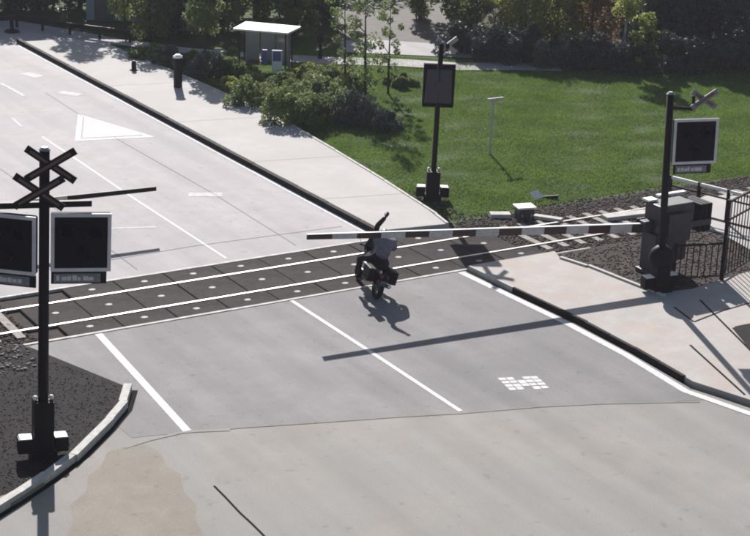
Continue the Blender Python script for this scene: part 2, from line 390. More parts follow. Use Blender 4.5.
# the dark bed and ballast on the right
bed_poly = [(11.0,NE),bed_edge[0],bed_edge[1],bed_edge[2],(12.75,-5.25),(14.05,-5.0),(15.9,-4.75),(30,-6.2),(60,-6),(60,-2.2),(18.0,-1.6),(15.5,NE)]
struct(MB().sheet(bed_poly, .03).obj('gravel_bed', MT['dirt']))
struct(MB().sheet([(-60,NE),(70,NE),(70,3.2),(10.1,2.9),(-60,2.9)], -.05).obj('track_bed', MT['dirt']))
wk2 = [xy(*p,.05) for p in ((690,203),(705,196),(770,196),(790,262),(752,251),(722,234),(694,222))]
struct(MB().prism(wk2, -.05, .06).obj('walkway', MT['walk']))

# left island
isl_poly = isl+[(-12,-12),(-30,-12),(-30,NE-.02),(-4.5,NE-.02)]
ip = struct(MB().prism(isl_poly, -.1, .07).obj('traffic_island', MT['island']))
kl = MB().box(-.475,.475,-.09,.09,-.1,.17).mesh('kerb_stone', MT['kerb_pale'])
kl.materials.append(MT['tar_shade'])
islV = [Vector(p) for p in isl[1:]]
along(islV, .96, lambda q, a: inst(kl, 'kerb_stone', ip, (q.x, q.y, random.uniform(-.01,.01)), a))
strip([(p.x+.13*1,p.y-.10) for p in islV], .13, .0075, 'kerb_shade_strip', MT['tar_shade'])  # painted shade along the foot of the island kerb
struct(MB().prism([xy(*p,.07) for p in ((-10,500),(20,490),(36,481),(44,483),(20,499),(-10,515))], .0, .078).obj('pale_dust', MT['tan']))

# ---------------------------------------------------------------- track and crossing deck
deck = struct(thing('crossing_deck', '', '')); del deck['label']; del deck['category']
def panel_mesh(w): return MB().box(-.715,.715,-w/2,w/2,-.12,.014).mesh('crossing_panel', MT['panel'])
pm_o, pm_m = panel_mesh(.80), panel_mesh(1.34)
sock = MB().tube([(0,0,.01),(0,0,.022)], [.085,.075], 10).mesh('lifting_socket', MT['socket'])
for row, (yc, me, off, x0, x1) in enumerate(((-.49,pm_o,.35,-4.2,12.3),(.76,pm_m,-.08,-3.9,11.2),(2.0,pm_o,-.05,-3.4,10.5))):
    k = -4
    while True:
        x = off+1.45*k; k += 1
        if x-.72 < x0: continue
        if x+.72 > x1: break
        p_ = inst(me, 'crossing_panel', deck, (x+random.uniform(-.004,.004), yc, random.uniform(-.005,.004)))
        inst(sock, 'lifting_socket', p_, (random.uniform(-.03,.03), 0, 0), 0, (1.25,.95,1))
        b_ = p_.modifiers.new('b','BEVEL'); b_.width = .012
em = MB().box(-.72,.72,-.05,.05,-.12,.020).mesh('edge_beam', MT['edge'])
for k in range(-3, 9):
    x = .35+1.45*k
    if k < 9: inst(em, 'edge_beam', deck, (x, NE+.03, random.uniform(-.003,.003)))
    if x < 10.2: inst(em, 'edge_beam', deck, (x, FE-.03, random.uniform(-.003,.003)))
track = struct(thing('railway_track', '', '')); del track['label']; del track['category']
for yr in (0, 1.52):
    mb = MB().box(-45,70,yr-.036,yr+.036,-.04,.020)
    mb.obj('rail', MT['rail'], track)
    MB().box(-45,70,yr-.02,yr+.02,-.13,-.042).box(-45,70,yr-.07,yr+.07,-.15,-.132).obj('rail_web', MT['railside'], track)
sm = MB().box(-.12,.12,-1.3,1.3,-.22,-.045, top=.93).mesh('sleeper', MT['sleeper'])
for x in [11.6+.62*k for k in range(20)]+[-4.3-.62*k for k in range(18)]:
    inst(sm, 'sleeper', track, (x, .76, (.038 if x > 0 else .045)+random.uniform(-.008,.01)), random.uniform(-.015,.015))
# second, older track lying at the left beyond the first: only its sleeper ends show
# ---------------------------------------------------------------- loose stones and grass (stuff)
def stones(name, polys, dens, z, m, smin=.02, smax=.05):
    base = np.array([(1,0,0),(-1,0,0),(0,1,0),(0,-1,0),(0,0,1),(0,0,-1)], float)
    tri = np.array([(0,2,4),(2,1,4),(1,3,4),(3,0,4),(2,0,5),(1,2,5),(3,1,5),(0,3,5)])
    V = []; F = []; k = 0
    for poly, zz in polys:
        a = np.array(poly); area = np.prod(a.max(0)-a.min(0)); P = scatter(poly, int(area*dens))
        for p in P:
            s = RNG.uniform(smin, smax); q = base*s*RNG.uniform(.6,1.3,(6,1))*np.array([1.1,1,.45]); t = RNG.uniform(0,6.28)
            c, s_ = math.cos(t), math.sin(t); q = q@np.array([[c,s_,0],[-s_,c,0],[0,0,1]])
            V.append(q+np.array([p[0],p[1],zz+s*.3])); F.append(tri+k); k += 6
    o = bpy.data.objects.new(name, npmesh(name, np.concatenate(V), np.concatenate(F), 3, m)); C.objects.link(o); o['kind'] = 'stuff'
    return o
stones('ballast', [([(10.6,-1.0),(24,-1.0),(24,3.1),(10.6,3.0)], -.045)], 300, 0, MT['stone'], .03, .06)
stones('gravel', [([(11.2,-1.1),bed_edge[0],(bed_edge[1][0]+.15,bed_edge[1][1]),(bed_edge[2][0]+.2,bed_edge[2][1]),(12.9,-5.1),(14.05,-4.9),(15.9,-4.7),(20,-5),(20,-1.9),(15.5,-1.1)], .03)], 130, 0, MT['stone'], .010, .045)
stones('cinders', [([(p[0]-.15,p[1]+.15) for p in isl]+[(-9,-11),(-13,-8),(-13,-1.1),(-4.8,-1.1)], .07)], 130, 0, MT['stone_dark'], .010, .026)
stones('ballast', [([(-4.0,-1.6),(-16,-1.6),(-16,3.6),(-4.0,2.6)], -.03)], 150, 0, MT['stone'], .03, .06)
stones('rubble', [([(-4.7,-2.6),(-14,-3.2),(-14,-1.0),(-4.4,-1.0)], .07)], 45, 0, MT['sleeper'], .03, .07)
stones('verge_gravel', [([(10.0,2.5),(10.35,4.0),(10.75,6.8),(11.3,6.4),(11.3,3.4),(18,3.3),(24,3),(24,2.4)], -.05)], 110, 0, MT['stone_dark'], .02, .05)

lawn_poly = [(10.4,3.4),(10.75,7.5),(11.3,11.8),(11.6,15),(11.6,21),(11.5,27),(17,29),(24,23),(45,19),(45,1.8),(19.5,3.4)]
P = scatter(lawn_poly, 800000)
# clumpiness
k = (np.sin(P[:,0]*2.1+np.sin(P[:,1]*1.7)*1.5)+np.sin(P[:,1]*2.9+P[:,0]*.6)+np.sin(P[:,0]*.7-P[:,1]*.5)*1.2+RNG.normal(0,.8,len(P)))
P = P[k > -1.9]; n = len(P)
h = RNG.uniform(.03,.085,n)*(1+.35*np.sin(P[:,0]*1.3)*np.sin(P[:,1]*1.1)); a = RNG.uniform(0,6.283,n); wd = RNG.uniform(.008,.018,n)
ln = RNG.normal(0,.025,(n,2))
V = np.zeros((n,3,3)); V[:,:,:2] = P[:,None,:]; V[:,:,2] = -.06
V[:,0,0] -= np.cos(a)*wd; V[:,0,1] -= np.sin(a)*wd; V[:,1,0] += np.cos(a)*wd; V[:,1,1] += np.sin(a)*wd
V[:,2,:2] += ln; V[:,2,2] += h
o = bpy.data.objects.new('lawn', npmesh('lawn', V.reshape(-1,3), np.arange(3*n).reshape(-1,3), 3, LF['lawn'])); C.objects.link(o); o['kind'] = 'stuff'

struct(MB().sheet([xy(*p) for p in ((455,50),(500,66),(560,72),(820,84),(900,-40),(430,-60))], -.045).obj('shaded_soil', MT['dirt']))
# paths beyond the lawn
def ribbon_px(pts, wd, z, name, m): return strip([xy(*p) for p in pts], wd, z, name, m)
ribbon_px([(-40,24),(0,28),(60,34),(130,43),(185,50),(260,56)], 1.1, -.01, 'path', MT['walk'])
ribbon_px([(260,56),(330,60),(400,62),(460,66),(520,66),(560,67)], 1.5, -.014, 'path', MT['road_far'])
ribbon_px([(186,94),(205,95),(240,98)], 1.3, -.018, 'path', MT['walk'])
struct(MB().sheet([xy(*p) for p in ((340,40),(376,39),(440,43),(500,52),(490,58),(340,51))], -.03).obj('car_park', MT['road_far']))
struct(MB().sheet([xy(*p) for p in ((330,-30),(460,-30),(450,46),(340,40))], -.035).obj('back_road', MT['wall2']))

# ================================================================ vegetation
def leaves(centres, per, size, squash=1.0, spread=None):
    n = len(centres)*per; c = np.repeat(np.array([c[:3] for c in centres]), per, 0); r = np.repeat(np.array([c[3] for c in centres]), per)
    d = RNG.normal(0,1,(n,3)); d /= np.linalg.norm(d,axis=1)[:,None]; rad = r*RNG.uniform(.35,1.05,n)**.6
    p = c+d*rad[:,None]*np.array([1,1,squash])
    u = RNG.normal(0,1,(n,3)); u /= np.linalg.norm(u,axis=1)[:,None]; v = np.cross(u, RNG.normal(0,1,(n,3))); v /= np.linalg.norm(v,axis=1)[:,None]
    s = RNG.uniform(.6,1.3,n)[:,None]*size
    V = np.stack([p-u*s, p+v*s*.55, p+u*s, p-v*s*.55], 1).reshape(-1,3)
    V[:,2] = np.maximum(V[:,2], .02)
    return V, np.arange(4*n).reshape(-1,4)
def shrub(px, py, wx, wy, h, m, label, group, seed=0, per=260, size=.06, name='shrub', rz=0):
    c = at(px, py); t = thing(name, label, 'shrub', (c.x,c.y,-.06), (0,0,rz), group)
    rnd = random.Random(seed); cs = []
    for k in range(int(10+wx*wy*3)):
        a = rnd.uniform(0,6.28); q = rnd.uniform(0,.8)**.6; rr = rnd.uniform(.22,.42)*min(1,h)
        zz = rnd.uniform(.15,1)*h*(1-.35*q*q)-rr*.6
        cs.append((math.cos(a)*q*wx/2, math.sin(a)*q*wy/2, max(.12,zz), rr))
    V, F = leaves(cs, per, size); me = npmesh('foliage', V, F, 4, m); o = bpy.data.objects.new('foliage', me); C.objects.link(o); o.parent = t
    mb = MB()
    for k in range(7):
        a = rnd.uniform(0,6.28); mb.tube([(0,0,0),(math.cos(a)*wx*.12,math.sin(a)*wy*.12,h*.35),(math.cos(a)*wx*.27,math.sin(a)*wy*.27,h*.7)], [.03,.02,.01], 5)
    mb.obj('stem', MT['bark'], t); return t
def tree(px, py, H, cw, m, label, group=None, seed=0, trunk=.12, base=.35, per=170, size=.10, ncl=34, conic=False, bark='bark', pos=None):
    c = at(px, py) if pos is None else Vector((*pos,0)); t = thing('tree', label, 'tree', (c.x,c.y,-.06), (0,0,0), group)
    rnd = random.Random(seed); bx, by = rnd.uniform(-.15,.15), rnd.uniform(-.15,.15)
    tr = MB(); top = H*(.95 if conic else .8)
    tr.tube([(0,0,0),(bx*.4,by*.4,top*.3),(bx,by,top*.65),(bx*1.4,by*1.2,top)], [trunk,trunk*.8,trunk*.5,trunk*.15], 8)
    cs = []
    for k in range(ncl):
        f = (k+.5)/ncl
        if conic:
            z = base*H+(1-base)*H*f; rr = cw/2*(1-f)**.8+.08; a = k*2.4+rnd.uniform(-.4,.4); q = rr*rnd.uniform(.45,1)
            cs.append((math.cos(a)*q, math.sin(a)*q, z, max(.12, rr*.5)))
        else:
            z = base*H+(1-base)*H*f; env = math.sin(math.pi*(.12+.82*f))**.7; a = k*2.4+rnd.uniform(-.6,.6); q = cw/2*env*rnd.uniform(.25,1)
            r_ = rnd.uniform(.12,.21)*cw
            cs.append((bx+math.cos(a)*q, by+math.sin(a)*q, z-r_*.3, r_))
        if k % 3 == 0:
            x_, y_, z_, _ = cs[-1]; z0 = max(base*H*.6, z_-cw*.3); tr.tube([(bx*z0/top,by*z0/top,z0),(x_*.6,y_*.6,(z0+z_)/2+.1),(x_,y_,z_)], [trunk*.4,trunk*.22,.012], 5)
    tr.obj('trunk', MT[bark], t, smooth=True)
    V, F = leaves(cs, per, size); me = npmesh('crown', V, F, 4, m); o = bpy.data.objects.new('crown', me); C.objects.link(o); o.parent = t
    return t
# bushes at the pavement, left to right
GB = 'bushes between the pavement and the lawn'
shrub(254,106,2.4,2.0,1.2,LF['bush'],'large light green bush at the pavement edge, left of the other bushes',GB,1)
shrub(292,124,2.4,2.0,1.45,LF['bush'],'large green bush with a dark front, nearest to the pavement',GB,2)
shrub(318,116,2.2,2.2,1.55,LF['mid'],'dark green bush in the middle of the bush row',GB,3)
shrub(352,122,2.0,1.6,1.25,LF['bushdark'],'dark bluish bush right of the tallest bush',GB,4)
shrub(384,128,1.5,1.3,.75,LF['bushdark'],'low dark bush at the right end of the bush row',GB,5)
shrub(300,98,3.2,2.0,1.15,LF['mid'],'brownish green bush behind the front bushes',GB,6)
shrub(350,96,2.4,1.8,.95,LF['mid'],'low green bush under the slim young trees',GB,7)
shrub(209,76,2.2,1.5,.95,LF['bushdark'],'dark shrub behind the litter bin at the pavement',GB,8)
shrub(168,64,2.0,1.5,.85,LF['bushdark'],'dark shrub between the low post and the litter bin',GB,9)
shrub(236,76,1.8,1.4,.9,LF['mid'],'green shrub left of the bus shelter post',GB,10)
shrub(150,60,1.8,1.3,.8,LF['mid'],'small shrub under the pale slender trees by the bend',GB,11)
for i, (x_, y_, w_, h_, mm, lb) in enumerate(((196,66,2.4,.75,'bush','low light green bush between the far path and the litter bin'),(222,64,2.4,.8,'mid','low green bush left of the bus shelter'),
     (300,84,2.6,.8,'bush','low green bush just right of the bus shelter'),(330,80,2.6,.7,'mid','low olive bush in front of the far path, below the slim dark post'),(318,72,2.4,.45,'pale','low yellowish bush below the far path'),
     (270,94,2.6,.8,'bush','green bush directly in front of the bus shelter'),(245,90,2.2,.7,'pale','yellowish bush at the left foot of the bus shelter'),(180,68,2.0,.7,'mid','small green bush above the litter bin'),
     (400,84,1.8,.5,'mid','low green tuft right of the slim young trees'),(148,56,2.0,.6,'bush','small light bush at the bend of the pavement'))):
    shrub(x_, y_, w_, 1.6, h_, LF[mm], lb, 'low bushes around the bus shelter', 120+i)
# hedge beyond lawn, right
GH = 'dark hedge bushes behind the lawn'
hb = [(462,52,1.5,'under the dark gap right of the signal'),(492,60,1.5,'at the end of the pale path'),(524,62,1.7,'right of the path end'),(556,65,1.6,'below the yellow green tree'),(590,67,1.7,'left of the pale birch trunk'),(622,70,1.3,'around the pale birch trunk'),(664,70,1.8,'right of the young upright tree'),(700,71,2.0,'below the conifers'),(738,71,2.0,'at the right edge of the photo'),(775,70,2.1,'just outside the right edge')]
for i, (x_, y_, h_, s_) in enumerate(hb):
    shrub(x_, y_, 2.4, 1.6, h_, LF['dark'] if i != 3 else LF['bushdark'], 'dark hedge bush '+s_, GH, 20+i, per=300, size=.07, name='hedge_bush')
# low dark edge plants at the foot of the right hedge
# background trees
GT = 'trees beyond the lawn'
tree(365,98,6.0,1.7,LF['mid'],'slim young tree with fresh green leaves behind the bushes',GT,31,.06,.12,90,.06,26)
tree(345,88,5.2,1.6,LF['mid'],'slim young tree just left of the slimmest one behind the bushes',GT,32,.05,.15,70,.06,22)
tree(388,92,4.6,1.1,LF['mid'],'thin dark leaved young tree right of the slim pair',GT,33,.05,.15,70,.06,20)
tree(205,68,4.0,1.8,LF['mid'],'thin dark trunked tree beside the litter bin',GT,34,.06,.45,120,.08)
tree(150,40,4.2,2.6,LF['mid'],'green tree with drooping leaves left of the litter bin',GT,35,.09,.12,150,.08,34)
tree(126,36,3.6,1.9,LF['young'],'pale green slender tree at the bend of the pavement',GT,36,.06,.30,110,.07,26)
tree(641,68,2.5,1.35,LF['young'],'young upright yellow green tree in front of the dark hedge',GT,37,.04,.05,150,.06,24)
tree(622,67,4.5,1.9,LF['pale'],'tree with a pale birch trunk left of the young upright tree',GT,38,.07,.55,120,.08,24,bark='birch')
tree(520,42,4.6,3.4,LF['pale'],'yellow green tree right of the crossing signal',GT,39,.10,.02,200,.09,42)
tree(556,40,4.8,3.6,LF['pale'],'broad yellow green tree above the dark hedge',GT,40,.12,.02,200,.10,44)
tree(590,42,4.6,2.8,LF['rust'],'reddish brown leaved tree beside the yellow green one',GT,41,.10,.03,190,.09,38)
tree(500,30,5.0,2.6,LF['rust'],'brownish thin tree behind the yellow green trees',GT,42,.09,.2,150,.09,26)
tree(470,25,4.2,3.0,LF['mid'],'bushy green tree above the signal pole',GT,43,.10,.02,200,.10,38)
tree(420,18,4.2,2.6,LF['mid'],'green tree behind the grey paved yard',GT,44,.1,.1,160,.1,26)
dk = [(672,46,6,3.8),(708,44,6.4,4.2),(648,30,8,3.8),(742,34,7,4.0),(690,10,10,4.4),(610,15,8,3.6),(770,35,9,4)]
lab = ['dark conifer right of the young upright tree','tall dark conifer in the middle of the dark group','dark conifer behind the young upright tree','dark conifer near the right edge, behind','tallest dark conifer at the back of the group','dark conifer behind the birch','dark conifer past the right edge']
for i, (x_, y_, H_, c_) in enumerate(dk):
    tree(x_, y_, H_, c_, LF['dark'], lab[i], 'dark conifers', 50+i, .16, .06, 260, .11, 44, conic=True)
dl = [(8,8,5,3.6,'dark',''),(46,8,4.6,3.2,'dark',''),(180,34,6,3.0,'bushdark',''),(222,30,5.5,3,'mid',''),(255,16,5.5,3.2,'mid',''),(296,34,4.6,2.6,'mid',''),(325,22,4.6,2.6,'bushdark',''),(80,6,8,3.4,'dark',''),(165,8,8,3.6,'dark',''),(-30,6,5,3.6,'dark','')]
lab = ['dark tree above the left end of the guard rail','dark tree left of the pale kiosk','grey green tree right of the pale kiosk','green tree between the kiosk and the bus shelter','green tree behind the bus shelter','green tree right of the bus shelter roof','dark bush like tree behind the slim young trees','tall dark tree behind the kiosk, left','tall dark tree behind the kiosk, right','dark tree past the left edge']
for i, (x_, y_, H_, c_, m_, _) in enumerate(dl):
    tree(x_, y_, H_, c_, LF[m_], lab[i], 'trees along the far side', 70+i, .14, .08, 220, .11, 36)
# low undergrowth strip behind, as one wood far off
cs = []
for k in range(520):
    x_ = random.uniform(-80,820); q = at(x_, random.uniform(-75,-8)); hh = random.uniform(1.0,3.2)
    for z_ in (hh*.25,hh*.6,hh*.95): cs.append((q.x+random.uniform(-.5,.5),q.y+random.uniform(-.5,.5),z_,random.uniform(.7,1.3)))
V, F = leaves(cs, 90, .17); o = bpy.data.objects.new('far_wood', npmesh('far_wood', V, F, 4, LF['mid'])); C.objects.link(o); o['kind'] = 'stuff'

# ================================================================ far structures
def guard_rail():
    t = thing('guard_rail', 'low black guard rail along the far edge of the road', 'guard rail', (0,0,0))
    pts = [at(-60,15), at(0,25), at(60,33), at(130,42)]
    for a, b in zip(pts, pts[1:]):
        MB().beam((a.x,a.y,.42),(b.x,b.y,.42),.06,.22).obj('rail', MT['black'], t)
    for k in range(8):
        f = k/7*3; i = min(2,int(f)); p = pts[i]+(pts[i+1]-pts[i])*(f-i)
        MB().box(p.x-.05,p.x+.05,p.y-.05,p.y+.05,0,.31).obj('post', MT['black'], t)
guard_rail()
c = at(12,32); t = thing('sign_post', 'short black post on a round foot at the upper left edge', 'post', (c.x,c.y,0))
MB().tube([(0,0,0),(0,0,.10)], [.36,.30], 16).obj('foot', MT['black'], t); MB().tube([(0,0,.1),(0,0,.62)], .09, 8).obj('pole', MT['black'], t)
MB().box(-.55,.55,-.06,.06,.55,.75).obj('sign_plate', MT['black'], t)
# kiosk
c = at(122,20); t = thing('kiosk', 'pale blue grey kiosk wall between dark trees at the top left', 'kiosk', (c.x,c.y,-.05), (0,0,-YAW))
MB().box(-1.7,1.7,0,3,0,2.6).obj('wall', MT['wall'], t); MB().box(-1.85,1.85,-.15,3.15,2.602,2.75).obj('roof', MT['roof'], t)
w_ = MB().box(.6,1.3,-.06,-.003,1.0,1.9).obj('window', MT['galv'], t); MB().box(.66,1.24,-.075,-.062,1.06,1.84).obj('pane', MT['glass'], w_)
d_ = MB().box(-1.3,-.4,-.05,-.003,.02,2.1).obj('door', MT['wall2'], t); MB().box(-.55,-.48,-.09,-.052,1.0,1.12).obj('handle', MT['galv'], d_)
# bus shelter
c = at(266,74); t = thing('bus_shelter', 'bus shelter with a flat white roof and glass walls behind the bushes', 'bus shelter', (c.x,c.y,-.03), (0,0,-YAW-.05))
MB().add([(-1.3,-.6,1.93),(.95,-.6,1.84),(1.35,.75,1.86),(-.95,.75,1.97),(-1.3,-.6,2.0),(.95,-.6,1.91),(1.35,.75,1.94),(-.95,.75,2.05)], [(3,2,1,0),(4,5,6,7),(0,1,5,4),(1,2,6,5),(2,3,7,6),(3,0,4,7)]).obj('roof', MT['white'], t)
for x_, y_ in ((-1.05,-.5),(.85,-.5),(-1.0,.7),(1.0,.7)): MB().box(x_-.03,x_+.03,y_-.03,y_+.03,0,1.86).obj('post', MT['black'], t)
for k in range(3): MB().box(-.95+k*.64,-.36+k*.64,.70,.72,.25,1.75).obj('glass_pane', MT['shglass'], t)
MB().box(.93,.95,-.42,.62,.3,1.7).obj('side_pane', MT['shglass'], t)
MB().box(-.8,.6,.35,.62,.42,.47).obj('bench', MT['wood'], t)
pp = MB().box(.30,.72,-.52,-.47,.25,1.15).obj('poster_panel', MT['white'], t); MB().box(.34,.68,-.532,-.522,.7,1.1).obj('poster_top', MT['blue'], pp)
pp = MB().box(-.1,.10,-.52,-.47,.5,1.15).obj('poster_panel', MT['blue'], t)
# litter bin, bollards, dark post
c = at(178,90); t = thing('litter_bin', 'slim dark litter bin with a white lid at the pavement edge', 'litter bin', (c.x,c.y,0))
MB().tube([(0,0,0),(0,0,.06),(0,0,1.3)], [.24,.17,.16], 12).obj('body', MT['black'], t, smooth=False); MB().tube([(0,0,1.3),(0,0,1.37),(0,0,1.43)], [.20,.19,.09], 12).obj('lid', MT['white'], t)
c = at(134,73); t = thing('bollard', 'low dark bollard with a wide foot left of the litter bin', 'bollard', (c.x,c.y,0))
MB().tube([(0,0,0),(0,0,.12)], [.24,.2], 12).obj('foot', MT['black'], t); MB().tube([(0,0,.12),(0,0,.45),(0,0,.52)], [.10,.10,.05], 10).obj('post', MT['black'], t)
c = at(320,58); t = thing('bollard', 'slim dark post with a bulging top standing by the far path', 'bollard', (c.x,c.y,0))
MB().tube([(0,0,0),(.03,0,.35),(-.02,0,.6)], [.10,.08,.08], 10).obj('post', MT['black'], t); MB().ball((.0,0,.86), .16, 10, 6, (1,1,1.5)).obj('top', MT['black'], t, smooth=True)
# T post on the lawn
c = at(490,153); t = thing('marker_post', 'pale thin T shaped post standing alone on the lawn', 'post', (c.x,c.y,-.06))
MB().tube([(0,0,0),(0,0,1.92)], .045, 8).obj('post', MT['kerb_pale'], t); MB().box(-.22,.44,-.05,.05,1.925,2.02).obj('crossbar', MT['kerb_pale'], t, bev=.01)
# relay box
c = at(524,217); t = thing('track_side_box', 'small dark box with a white lid beside the track', 'box', (c.x,c.y,-.05), (0,0,-.25))
MB().box(-.24,.24,-.2,.2,0,.36).obj('body', MT['slate'], t, bev=.01); MB().box(-.30,.30,-.25,.25,.362,.42).obj('lid', MT['white'], t, bev=.01)
for k in (-.15,.15): MB().box(k-.03,k+.03,-.235,-.202,.12,.2).obj('latch', MT['galv'], t)
def slab(a, b, wd, hh, m, label):
    p, q = at(*a), at(*b); o = MB().beam((p.x,p.y,hh/2-.04),(q.x,q.y,hh/2-.04), wd, hh).obj('concrete_slab', MT[m], bev=.01); tag(o, label, 'slab', 'pale slabs lying beside the track')
slab((490,216),(510,216),.35,.14,'kerb_pale','short pale slab left of the small dark box')
slab((534,217),(562,221),.25,.12,'kerb_pale','long thin pale slab right of the small dark box')
slab((604,219),(648,214),.4,.14,'kerb_pale','bright white slab nearest to the barrier machine')
c = at(539,199); t = thing('ground_sign', 'small tilted white board lying on the lawn by the track', 'sign', (c.x,c.y,-.04), (0,0,.3))
MB().add([(-.2,0,.06),(.22,0,.06),(.22,.22,.26),(-.2,.22,.26),(-.2,.02,.04),(.22,.02,.04),(.22,.24,.24),(-.2,.24,.24)], [(0,1,2,3),(7,6,5,4),(0,4,5,1),(1,5,6,2),(2,6,7,3),(3,7,4,0)]).obj('board', MT['white'], t)
MB().tube([(.3,.1,0),(.62,-.3,.06)], .06, 6).obj('stake', MT['black'], t)

# ================================================================ signals
def lamp(parent, x, y, z, lens):
    h_ = MB(); n = 14
    # visor: open half hood, pointing to -y
    vs = []; fs = []
    for i in range(n+1):
        a = math.pi*(-.15+1.3*i/n)
        for yy, rr in ((y,.135),(y-.22,.145)): vs.append((x+rr*math.cos(a), yy, z+rr*math.sin(a)))
    for i in range(n): fs.append((2*i,2*i+1,2*i+3,2*i+2))
    v = h_.add(vs, fs).obj('lamp', MT['black'], parent)
    sm_ = v.modifiers.new('s','SOLIDIFY'); sm_.thickness = .008
    MB().tube([(x,y+.0,z),(x,y-.03,z)], [.125,.115], 16).obj('lens', MT[lens], v)
def board(parent, x, z0, w_, h_, yaw, name='signal_board'):
    e = bpy.data.objects.new(name, MB().box(-w_/2,w_/2,-.06,.10,0,h_).mesh(name, MT['blackm'])); C.objects.link(e); e.parent = parent
    e.location = (x, -.12, z0); e.rotation_euler = (0,0,yaw)
    bv = e.modifiers.new('b','BEVEL'); bv.width = .03
    t_ = .065; mb = MB()
    mb.box(-w_/2-.005,w_/2+.005,-.085,-.058,-.005,t_).box(-w_/2-.005,w_/2+.005,-.085,-.058,h_-t_,h_+.005).box(-w_/2-.005,-w_/2+t_,-.083,-.058,t_,h_-t_).box(w_/2-t_,w_/2+.005,-.083,-.058,t_,h_-t_)
    mb.obj('border', MT['frame'], e)
    lamp(e, -w_*.22, -.062, h_*.68, 'redlens'); lamp(e, w_*.22, -.062, h_*.68, 'redlens'); lamp(e, 0, -.062, h_*.30, 'clearlens')
    return e
def text_plate(parent, x, z0, w_, yaw, seed=0):
    e = bpy.data.objects.new('text_plate', MB().box(-w_/2,w_/2,-.02,.02,0,.24).mesh('text_plate', MT['black'])); C.objects.link(e); e.parent = parent
    e.location = (x,-.17,z0); e.rotation_euler = (0,0,yaw)
    MB().box(-w_/2+.05,w_/2-.12,-.028,-.022,.03,.21).obj('plate_face', MT['plate'], e)
    rr = random.Random(seed); mb = MB()
    for k in range(7):
        x0 = -w_/2+.10+k*(w_-.35)/7; mb.box(x0, x0+rr.uniform(.05,.11), -.033,-.029,.07,rr.uniform(.14,.18))
    mb.obj('worn_marks', MT['platemark'], e)
def crossbuck(parent, x, y, z, L, yaw, m, m2, name='crossbuck'):
    e = bpy.data.objects.new(name, MB().box(-.04,.04,-.01,.05,-.08,.08).mesh(name, MT['black'])); C.objects.link(e); e.parent = parent
    e.location = (x,y,z); e.rotation_euler = (0,0,yaw)
    for s_, dy in ((1,-.03),(-1,-.055)):
        a = Vector((-L*.46*s_ , dy, .30*L)); b = Vector((L*.46*s_, dy, -.30*L))
        bl = MB().beam(a,b,.022,.15).obj('blade', MT[m], e)
        d = (b-a).normalized(); MB().beam(a+d*.10-Vector((0,.016,0)), b-d*.10-Vector((0,.016,0)), .008, .055).obj('stripe', MT[m2], bl)
    return e
def mast(t, H, r=.10, base=(.40,1.25)):
    MB().tube([(0,0,0),(0,0,H)], [r,r*.92], 12).obj('pole', MT['black'], t, smooth=True)
    MB().tube([(0,0,H),(0,0,H+.06)], [r*1.1,r*.5], 12).obj('pole_cap', MT['galv'], t)
    mb = MB(); b = base[0]
    mb.box(-b/2,b/2,-b/2,b/2,0,base[1]).box(-b/2-.06,b/2+.06,-b/2-.06,b/2+.06,.0,.18)
    bx = mb.obj('base_box', MT['black'], t, bev=.015)
    for s_ in (-1,1):
        w = MB().box(s_*(b/2+.17)-.14,s_*(b/2+.17)+.14,-.12,.14,.12,.43).obj('side_box', MT['black'], t, bev=.01)
        MB().box(s_*(b/2+.15)-.12,s_*(b/2+.15)+.12,-.13,.14,.433,.455).obj('lid', MT['white'], w)  # white colour stands in for the sunlit tops of the base
        MB().ball((s_*.16,-.02,base[1]+.05), .055, 8, 5).obj('bolt_cap', MT['white'], bx)
# near left signal
c = at(43,459); t = thing('crossing_signal', 'nearest crossing signal at left with two black boards and double crossbuck', 'crossing signal', (c.x,c.y,.07), (0,R(2.2),R(-12)), 'level crossing signals')
mast(t, 6.45, .11)
MB().box(-.95,.92,-.05,.05,5.30,5.42).obj('crossarm', MT['black'], t)
board(t, .70, 4.02, 1.16, 1.18, R(-6)); board(t, -.72, 4.05, 1.16, 1.18, R(-26))
text_plate(t, .66, 3.76, 1.08, R(-6), 1); text_plate(t, -.70, 3.79, 1.08, R(-26), 2)
crossbuck(t, .10, -.14, 6.20, 1.02, R(-14), 'black', 'maroon'); crossbuck(t, -.12, -.14, 5.66, 1.02, R(-14), 'black', 'maroon')
# right signal
c = at(659,294); t = thing('crossing_signal', 'crossing signal at right with a single white bordered board beside the barrier', 'crossing signal', (c.x,c.y,.1), (0,R(-2.0),R(-12)), 'level crossing signals')
mast(t, 5.40, .10, (.40,1.15))
MB().ball((0,-.02,.95),.36,14,8,(1,.8,1)).obj('bell', MT['black'], t, smooth=True)
board(t, .72, 3.52, 1.18, 1.20, R(-12)); text_plate(t, .66, 3.26, 1.0, R(-12), 3)
MB().tube([(0,0,5.05),(.68,0,4.95),(.68,0,5.3)], .05, 8).obj('bracket', MT['black'], t)
crossbuck(t, .95, -.05, 5.2, .72, R(-10), 'plate', 'maroon')
# far signal, seen from behind
c = at(432,198); t = thing('crossing_signal', 'far crossing signal on the lawn side, seen from behind with dark back', 'crossing signal', (c.x,c.y,-.05), (0,R(-1),R(150)), 'level crossing signals')
mast(t, 5.0, .085, (.42,.95))
e = board(t, .0, 2.98, .98, 1.36, 0)
MB().box(-.42,.42,.09,.20,.15,1.22, top=.9).obj('back_housing', MT['slate'], e, bev=.03)
MB().box(-.10,.10,.20,.26,.5,.85).obj('back_box', MT['slate'], e)
crossbuck(t, -.2, -.12, 4.9, .75, R(25), 'galv', 'black')

